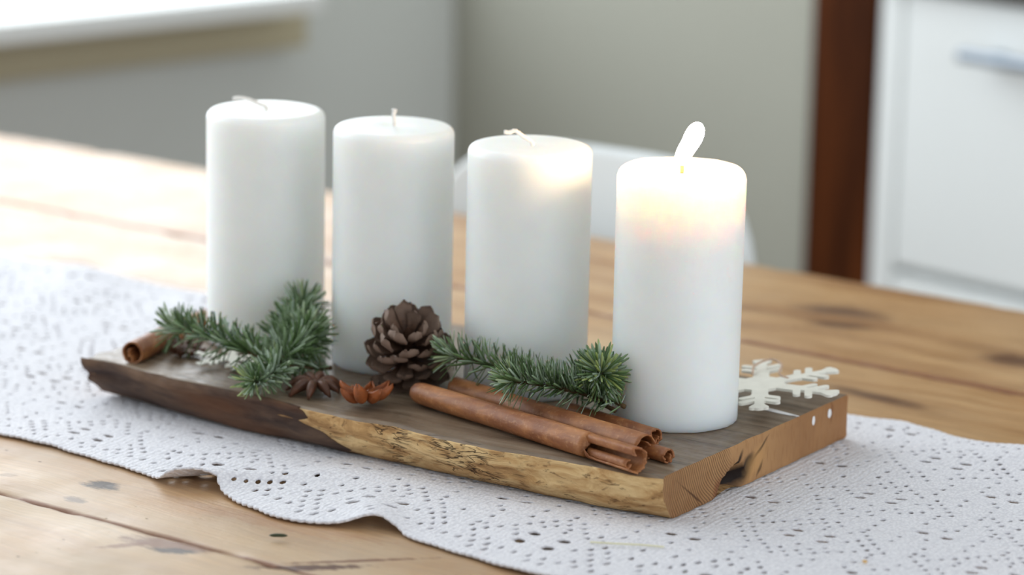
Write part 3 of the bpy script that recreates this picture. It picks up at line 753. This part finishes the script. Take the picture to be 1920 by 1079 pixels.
# ------------------------------------------------------------------ fir sprigs
def add_needles(acc, pts, n, ln, up_bias, rng, spread=(.9, 1.25), tipn=0, droop=.25, wd=.0007):
    V, F, Tn = acc
    fr = frames(spline(pts, 40))
    ups = Vector((0, 0, 1))
    for k in range(n+tipn):
        tip = k >= n
        s = (rng.random()**.8) if not tip else 1-.06*rng.random()
        i = min(39, int(s*39)); p, t, nn, bb = fr[i]
        th = rng.gauss(0, up_bias) if rng.random() < .86 else rng.uniform(-PI, PI)
        if tip: th = rng.uniform(-PI, PI)
        # radial direction measured from "up"
        u = (ups - t*t.dot(ups)); u = u.normalized() if u.length > .2 else nn
        v = t.cross(u); e = u*math.cos(th)+v*math.sin(th)
        al = rng.uniform(*spread)
        if s > .85: al *= 1-.55*(s-.85)/.15*rng.random()
        if tip: al = rng.uniform(.25, 1.5)
        d = (t*math.cos(al)+e*math.sin(al)).normalized()
        l = ln*rng.uniform(.78, 1.1)*(1 if s > .1 else .9)*(.8 if tip and rng.random() < .4 else 1)
        side = d.cross(e); side = (side.normalized() if side.length > .05 else v); side = (side+Vector([rng.uniform(-.4, .4) for _ in range(3)])).normalized()
        side = (side-d*side.dot(d)).normalized(); nm = side.cross(d)
        bend = nm*rng.uniform(-.12, .22)*l
        tint = rng.choice([rng.uniform(.0, .35), rng.uniform(.3, .65), rng.uniform(.55, .9)])
        if tip and rng.random() < .28 or s > .93 and rng.random() < .3: tint = rng.uniform(.92, 1.0)
        b0 = len(V)
        for q, wf in ((0, .45), (.12, .8), (.4, 1.0), (.75, 1.0), (.93, .8), (1.0, .25)):
            c = p + e*.0006 + d*l*q + bend*q*q
            w_ = wd*wf*rng.uniform(.95, 1.05); c.z = max(c.z, .0012)
            V += [c-side*w_, c+nm*w_*.35, c+side*w_, c-nm*w_*.30]
            Tn += [tint, max(0, tint-.12), tint, min(1, tint+.08)]
        for g in range(5):
            for h in range(4): F.append((b0+g*4+h, b0+g*4+(h+1) % 4, b0+(g+1)*4+(h+1) % 4, b0+(g+1)*4+h))
def sprig(org, label, branches, seed):
    root = empty('fir_sprig', Wp(org[0], org[1], 0), PHI); tag(root, label, 'fir sprig'); rng = random.Random(seed); O = Vector((org[0], org[1], 0))
    for pts, n, ln, ub, tipn in branches:
        P = [Vector(p)-O for p in pts]
        sp = spline(P, 20); Vt, Ft = tube(sp, [.0014*(1-.5*k/19) for k in range(20)], 8)
        tw = mesh('twig', Vt, Ft, M['twig'], root)
        if n:
            acc = ([], [], []); add_needles(acc, P, n, ln, ub, rng, tipn=tipn, spread=(1.0, 1.42))
            nd = mesh('needles', acc[0], acc[1], M['needle'], tw); nd['kind'] = 'stuff'
            at = nd.data.attributes.new('tint', 'FLOAT', 'POINT'); at.data.foreach_set('value', acc[2])
    return root
sprig((-.11, .065), 'green fir sprig lying over the cinnamon sticks before the two right candles', [
    ([(-.088, .066, 0.0160), (-.115, .063, 0.0195), (-.145, .060, 0.0235), (-.175, .056, 0.0260)], 210, .0150, .85, 30),
    ([(-.072, .062, 0.0155), (-.085, .053, 0.0200), (-.100, .043, 0.0235), (-.1170, .032, 0.0260)], 300, .0155, 1.0, 80),
    ([(-.098, .070, 0.0175), (-.090, .0705, 0.0225), (-.083, .069, 0.0270), (-.0770, .0630, 0.0300)], 230, .0170, 1.7, 110),
    ([(-.062, .0635, 0.0135), (-.072, .063, 0.0165), (-.088, .066, 0.0170), (-.100, .070, 0.0180)], 60, .011, 1.6, 0),
    ([(-.066, .060, 0.0115), (-.080, .064, 0.0135), (-.100, .070, 0.0165)], 0, .0, 1, 0)], 21)
sprig((-.275, .05), 'green fir sprig at the foot of the leftmost candle, dipping to the board edge', [
    ([(-.272, .020, .015), (-.290, .020, .018), (-.312, .020, .021), (-.343, .020, .023)], 240, .0155, .9, 30),
    ([(-.268, .024, .014), (-.267, .036, .018), (-.268, .046, .0225), (-.267, .050, .025)], 280, .0180, 1.8, 110),
    ([(-.266, .022, .012), (-.262, .012, .011), (-.262, .002, .0090), (-.264, -.004, .0085)], 170, .0145, 1.1, 50),
    ([(-.270, .030, .012), (-.285, .050, .018), (-.289, .065, .026), (-.2905, .078, .034)], 260, .0160, 1.7, 60),
    ([(-.250, .050, .008), (-.258, .035, .010), (-.268, .022, .013)], 120, .014, 1.7, 0)], 33)

# ------------------------------------------------------------------ pine cones
def scale_mesh(sd):
    V = []; F = []
    st = [(.004, .0010, .0005, 0), (.010, .0024, .0005, .0000), (.0150, .0036, .0006, .0004), (.0182, .0046, .0009, .0010), (.0202, .0042, .0012, .0020), (.0215, .0026, .0010, .0032), (.0222, .0008, .0005, .0040)]
    for a, (x, w_, th_, z) in enumerate(st):
        for top in (1, -1):
            for q in ((-1, -.5, 0, .5, 1) if top > 0 else (1, .5, 0, -.5, -1)):
                jx = .0009*noise.noise(Vector((q*2.1, a*.7, sd))); jz = .0009*noise.noise(Vector((q*2.3, a*.8, sd+4)))
                V.append((x-abs(q)*.0010+jx*(a > 2), q*w_*(1+.15*noise.noise(Vector((a, q, sd+9)))), z+top*th_*(1-.35*abs(q))+.0009*q*q+jz*(a > 2)))
    n_ = len(st)
    for i in range(n_-1):
        for k in range(10): F.append((i*10+k, i*10+(k+1) % 10, (i+1)*10+(k+1) % 10, (i+1)*10+k))
    F.append(tuple(range(9, -1, -1))); F.append(tuple((n_-1)*10+k for k in range(10)))
    me = bpy.data.meshes.new('scale'); me.from_pydata(V, [], F); me.update(); me.materials.append(M['cone'])
    me.polygons.foreach_set('use_smooth', [True]*len(me.polygons))
    try: me.set_sharp_from_angle(angle=math.radians(55))
    except Exception: pass
    return me
SCM = [scale_mesh(q*3.7) for q in range(5)]
def cone(org, label, tilt, az, n, size, seed):
    rng = random.Random(seed); root = empty('pine_cone', Wp(org[0], org[1], 0), PHI); tag(root, label, 'pine cone', 'open pine cones on the board')
    ax = Matrix.Rotation(az, 4, 'Z') @ Matrix.Rotation(tilt, 4, 'Y'); base = Matrix.Translation((0, 0, org[2])) @ ax
    V, F = tube([(0, 0, -.012*size), (0, 0, .0), (0, 0, .012*size), (0, 0, .018*size)], [.004, .006, .004, .001], 12)
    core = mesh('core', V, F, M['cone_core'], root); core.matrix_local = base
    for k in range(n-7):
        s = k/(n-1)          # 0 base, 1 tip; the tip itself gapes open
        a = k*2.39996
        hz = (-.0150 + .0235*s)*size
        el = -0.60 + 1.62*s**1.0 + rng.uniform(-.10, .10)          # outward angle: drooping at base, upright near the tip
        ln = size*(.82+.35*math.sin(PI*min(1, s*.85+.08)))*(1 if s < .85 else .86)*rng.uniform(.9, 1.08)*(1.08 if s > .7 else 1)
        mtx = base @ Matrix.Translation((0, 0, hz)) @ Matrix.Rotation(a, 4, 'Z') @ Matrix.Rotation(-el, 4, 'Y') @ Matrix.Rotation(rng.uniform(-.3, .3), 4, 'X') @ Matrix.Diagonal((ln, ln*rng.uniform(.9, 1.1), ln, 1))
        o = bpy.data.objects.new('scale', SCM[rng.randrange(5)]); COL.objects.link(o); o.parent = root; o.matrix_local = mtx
    return root
cone((-.2055, .0625, .0225), 'open brown pine cone standing before the second candle', .55, -.95, 74, 1.02, 3)
cone((-.186, .172, .0205), 'open brown pine cone mostly hidden behind the third candle', .3, 1.0, 56, .9, 9)

# ------------------------------------------------------------------ star anise
def carpel_mesh(open_, mat, seed):
    V = []; F = []; ns_, nf = 12, 10
    for i in range(ns_+1):
        s = i/ns_; x = .0012+.0125*s
        d = .0048*math.sin(PI*(.10+.80*s)**.9)**.75; w_ = .0026*math.sin(PI*(.08+.86*s))**.7*(1 if s < .8 else 1-(s-.8)*2.6)
        zl = .0008 + .0030*s**3
        for k in range(nf+1):
            f = -1+2*k/nf; an = f*PI/2
            lipw = open_ if abs(f) > .75 else 1
            y = math.sin(an)*w_*(open_ + (1-open_)*math.cos(an)**.5 if abs(f) > .5 else 1)
            z = zl - d*math.cos(an)**.8 if abs(f) < 1 else zl
            V.append((x, y, z + .0003*noise.noise(Vector((x*700, f*3, seed)))))
    for i in range(ns_):
        for k in range(nf): a = i*(nf+1)+k; F.append((a, a+nf+1, a+nf+2, a+1))
    me = bpy.data.meshes.new('carpel'); me.from_pydata([tuple(v) for v in V], [], F); me.update(); me.materials.append(mat)
    me.polygons.foreach_set('use_smooth', [True]*len(me.polygons)); return me
def seed_mesh():
    bm = bmesh.new(); bmesh.ops.create_icosphere(bm, subdivisions=2, radius=1)
    for v in bm.verts: v.co = Vector((v.co.x*.0026, v.co.y*.0012, v.co.z*.0019))
    me = bpy.data.meshes.new('seed'); bm.to_mesh(me); bm.free(); me.materials.append(M['seed']); me.polygons.foreach_set('use_smooth', [True]*len(me.polygons)); return me
SEEDM = seed_mesh()
def anise(org, label, mat, open_, tilt, flip, rot, seed, nc=8, size=1.0):
    root = empty('star_anise', Wp(org[0], org[1], 0), PHI); tag(root, label, 'star anise', 'star anise pods on the board'); rng = random.Random(seed)
    base = Matrix.Translation((0, 0, org[2])) @ Matrix.Rotation(rot, 4, 'Z') @ Matrix.Rotation(tilt, 4, 'X') @ (Matrix.Rotation(PI, 4, 'X') if flip else Matrix.Identity(4))
    mes = [carpel_mesh(open_*rng.uniform(.85, 1.1), mat, seed+q) for q in range(3)]
    for k in range(nc):
        a = 2*PI*k/nc+rng.uniform(-.12, .12)
        mt = base @ Matrix.Rotation(a, 4, 'Z') @ Matrix.Rotation(rng.uniform(-.18, .08), 4, 'Y') @ Matrix.Scale(size*rng.uniform(.82, 1.1), 4)
        o = bpy.data.objects.new('carpel', mes[k % 3]); COL.objects.link(o); o.parent = root; o.matrix_local = mt
        sd = o.modifiers.new('s', 'SOLIDIFY'); sd.thickness = .0005; sd.offset = 0
        if open_ > .6 and k % 2 == 0:
            q = bpy.data.objects.new('seed', SEEDM); COL.objects.link(q); q.parent = root; q.matrix_local = mt @ Matrix.Translation((.0070, 0, -.0006))
    V, F = tube([(0, 0, -.003), (0, 0, .0012)], [.0012, .0009], 10); c_ = mesh('centre_column', V, F, mat, root); c_.matrix_local = base
    return root
anise((-.2395, .0215, .0060), 'dark brown star anise lying face down beside the fir sprig', M['anise_dark'], .6, .12, True, .3, 3, 8, 1.2)
anise((-.2020, .0175, .0074), 'rust-brown star anise with gaping pods in front of the pine cone', M['anise_light'], 1.0, -.16, False, .45, 8, 8, 1.28)
anise((-.3520, .0440, .0050), 'shaded star anise under the fir sprig near the left cinnamon stick', M['anise_dark'], .8, .15, False, 1.2, 12, 8, .95)

# ------------------------------------------------------------------ snowflake ornaments
def snow_sdf(x, y):
    r = np.hypot(x, y); a = np.arctan2(y, x); k = np.round(a/(PI/3)); b = a-k*PI/3
    u, v = r*np.cos(b), np.abs(r*np.sin(b))
    def cap(ax, ay, bx, by, rad):
        dx, dy = bx-ax, by-ay; t = np.clip(((u-ax)*dx+(v-ay)*dy)/(dx*dx+dy*dy), 0, 1); return np.hypot(u-ax-t*dx, v-ay-t*dy)-rad
    d = r-.0135
    d = np.minimum(d, cap(0, 0, .043, 0, .0026)); d = np.minimum(d, cap(.008, 0, .020, 0, .0046))
    d = np.minimum(d, np.hypot(u-.0235, v)-.0050)
    d = np.minimum(d, cap(.0235, 0, .0290, .0095, .0021)); d = np.minimum(d, cap(.031, 0, .0365, .0095, .0021)); d = np.minimum(d, np.hypot(u-.045, v)-.0042)
    d = np.minimum(d, cap(.040, 0, .0465, .0035, .0020))
    return d
def snowflake_mesh():
    N = 190; g = np.linspace(-.0505, .0505, N); X, Y = np.meshgrid(g, g, indexing='ij'); D = snow_sdf(X, Y); h = g[1]-g[0]
    cxm = (X[:-1, :-1]+X[1:, 1:])/2; cym = (Y[:-1, :-1]+Y[1:, 1:])/2; keep = snow_sdf(cxm, cym) < 0
    idx = np.arange(N*N).reshape(N, N); Q = np.stack([idx[:-1, :-1], idx[1:, :-1], idx[1:, 1:], idx[:-1, 1:]], -1)
    cnt = np.zeros((N, N)); 
    for a, b in ((0, 0), (0, 1), (1, 0), (1, 1)): cnt[a:N-1+a, b:N-1+b] += keep
    bd = (cnt > 0) & (cnt < 4)
    e = 1e-5; x, y = X[bd], Y[bd]
    for _ in range(3):
        d = snow_sdf(x, y); gx_ = (snow_sdf(x+e, y)-snow_sdf(x-e, y))/(2*e); gy_ = (snow_sdf(x, y+e)-snow_sdf(x, y-e))/(2*e); nn = np.maximum(gx_**2+gy_**2, .2)
        x = x-d*gx_/nn; y = y-d*gy_/nn
    x = np.clip(x, X[bd]-h*.75, X[bd]+h*.75); y = np.clip(y, Y[bd]-h*.75, Y[bd]+h*.75)
    X = X.copy(); Y = Y.copy(); X[bd] = x; Y[bd] = y
    V = np.stack([X, Y, np.zeros_like(X)], -1).reshape(-1, 3); Qk = Q[keep]; used = np.zeros(len(V), bool); used[Qk.ravel()] = True; new = np.cumsum(used)-1
    return fastmesh('snowflake', V[used], new[Qk])
SFM = snowflake_mesh(); SFM.materials.append(M['whitewood']); SFM.polygons.foreach_set('use_smooth', [False]*len(SFM.polygons))
def snowflake(p, rz, tx, ty, label, sc=1.0):
    root = empty('snowflake_ornament', Wp(*p), PHI); tag(root, label, 'ornament', 'white snowflake ornaments')
    o = bpy.data.objects.new('snowflake_plate', SFM); COL.objects.link(o); o.parent = root
    o.matrix_local = Matrix.Rotation(tx, 4, 'X') @ Matrix.Rotation(ty, 4, 'Y') @ Matrix.Rotation(rz, 4, 'Z') @ Matrix.Scale(sc, 4)
    s = o.modifiers.new('s', 'SOLIDIFY'); s.thickness = .0015; s.offset = 0; return root
sf = snowflake((-.034, .164, .0095), math.radians(-62), .06, -.06, 'white snowflake ornament resting behind the burning candle')
sp = spline([(-.012, .012, .0016), (-.016, .022, .004), (-.010, .030, .007), (-.001, .026, .006), (.002, .018, .003), (.010, .014, .002)], 40); V, F = tube(sp, .0007, 6); mesh('hanging_loop', V, F, M['thread'], sf)
snowflake((-.318, .046, .0035), .2, .0, .03, 'small white snowflake ornament half hidden under the left fir sprig', .5)

# ------------------------------------------------------------------ small bits
V, F = tube(spline([(-.0045, -.001, 0), (0, 0, .0002), (.0045, .0012, 0)], 10), [.0003, .0007, .0009, .001, .001, .001, .001, .0009, .0007, .0003], 8)
o = mesh('fallen_needle', V, F, M['green_bit']); o.location = Wp(-.148, -.1315, -.0262); o.rotation_euler = (0, 0, PHI+.35); tag(o, 'single dark fir needle fallen on the bare table planks', 'needle')
bm = bmesh.new(); bmesh.ops.create_icosphere(bm, subdivisions=2, radius=.0014)
for v in bm.verts: v.co *= 1+.25*noise.noise(v.co*900); v.co.z *= .6
o = bmobj('crumb', bm, M['crumb']); o.location = Wp(.114, .007, -.0245); o.rotation_euler = (0, 0, PHI); tag(o, 'small yellow crumb on the lace runner at lower right', 'crumb')
V, F = tube(spline([(-.017, -.008, 0), (-.006, -.004, .0004), (.006, .003, .0002), (.017, .008, 0)], 16), .0005, 6)
o = mesh('straw_fibre', V, F, M['straw']); o.location = Wp(.004, -.0405, -.0248); o.rotation_euler = (0, 0, PHI); tag(o, 'pale straw fibre lying on the lace runner in front of the board', 'fibre')
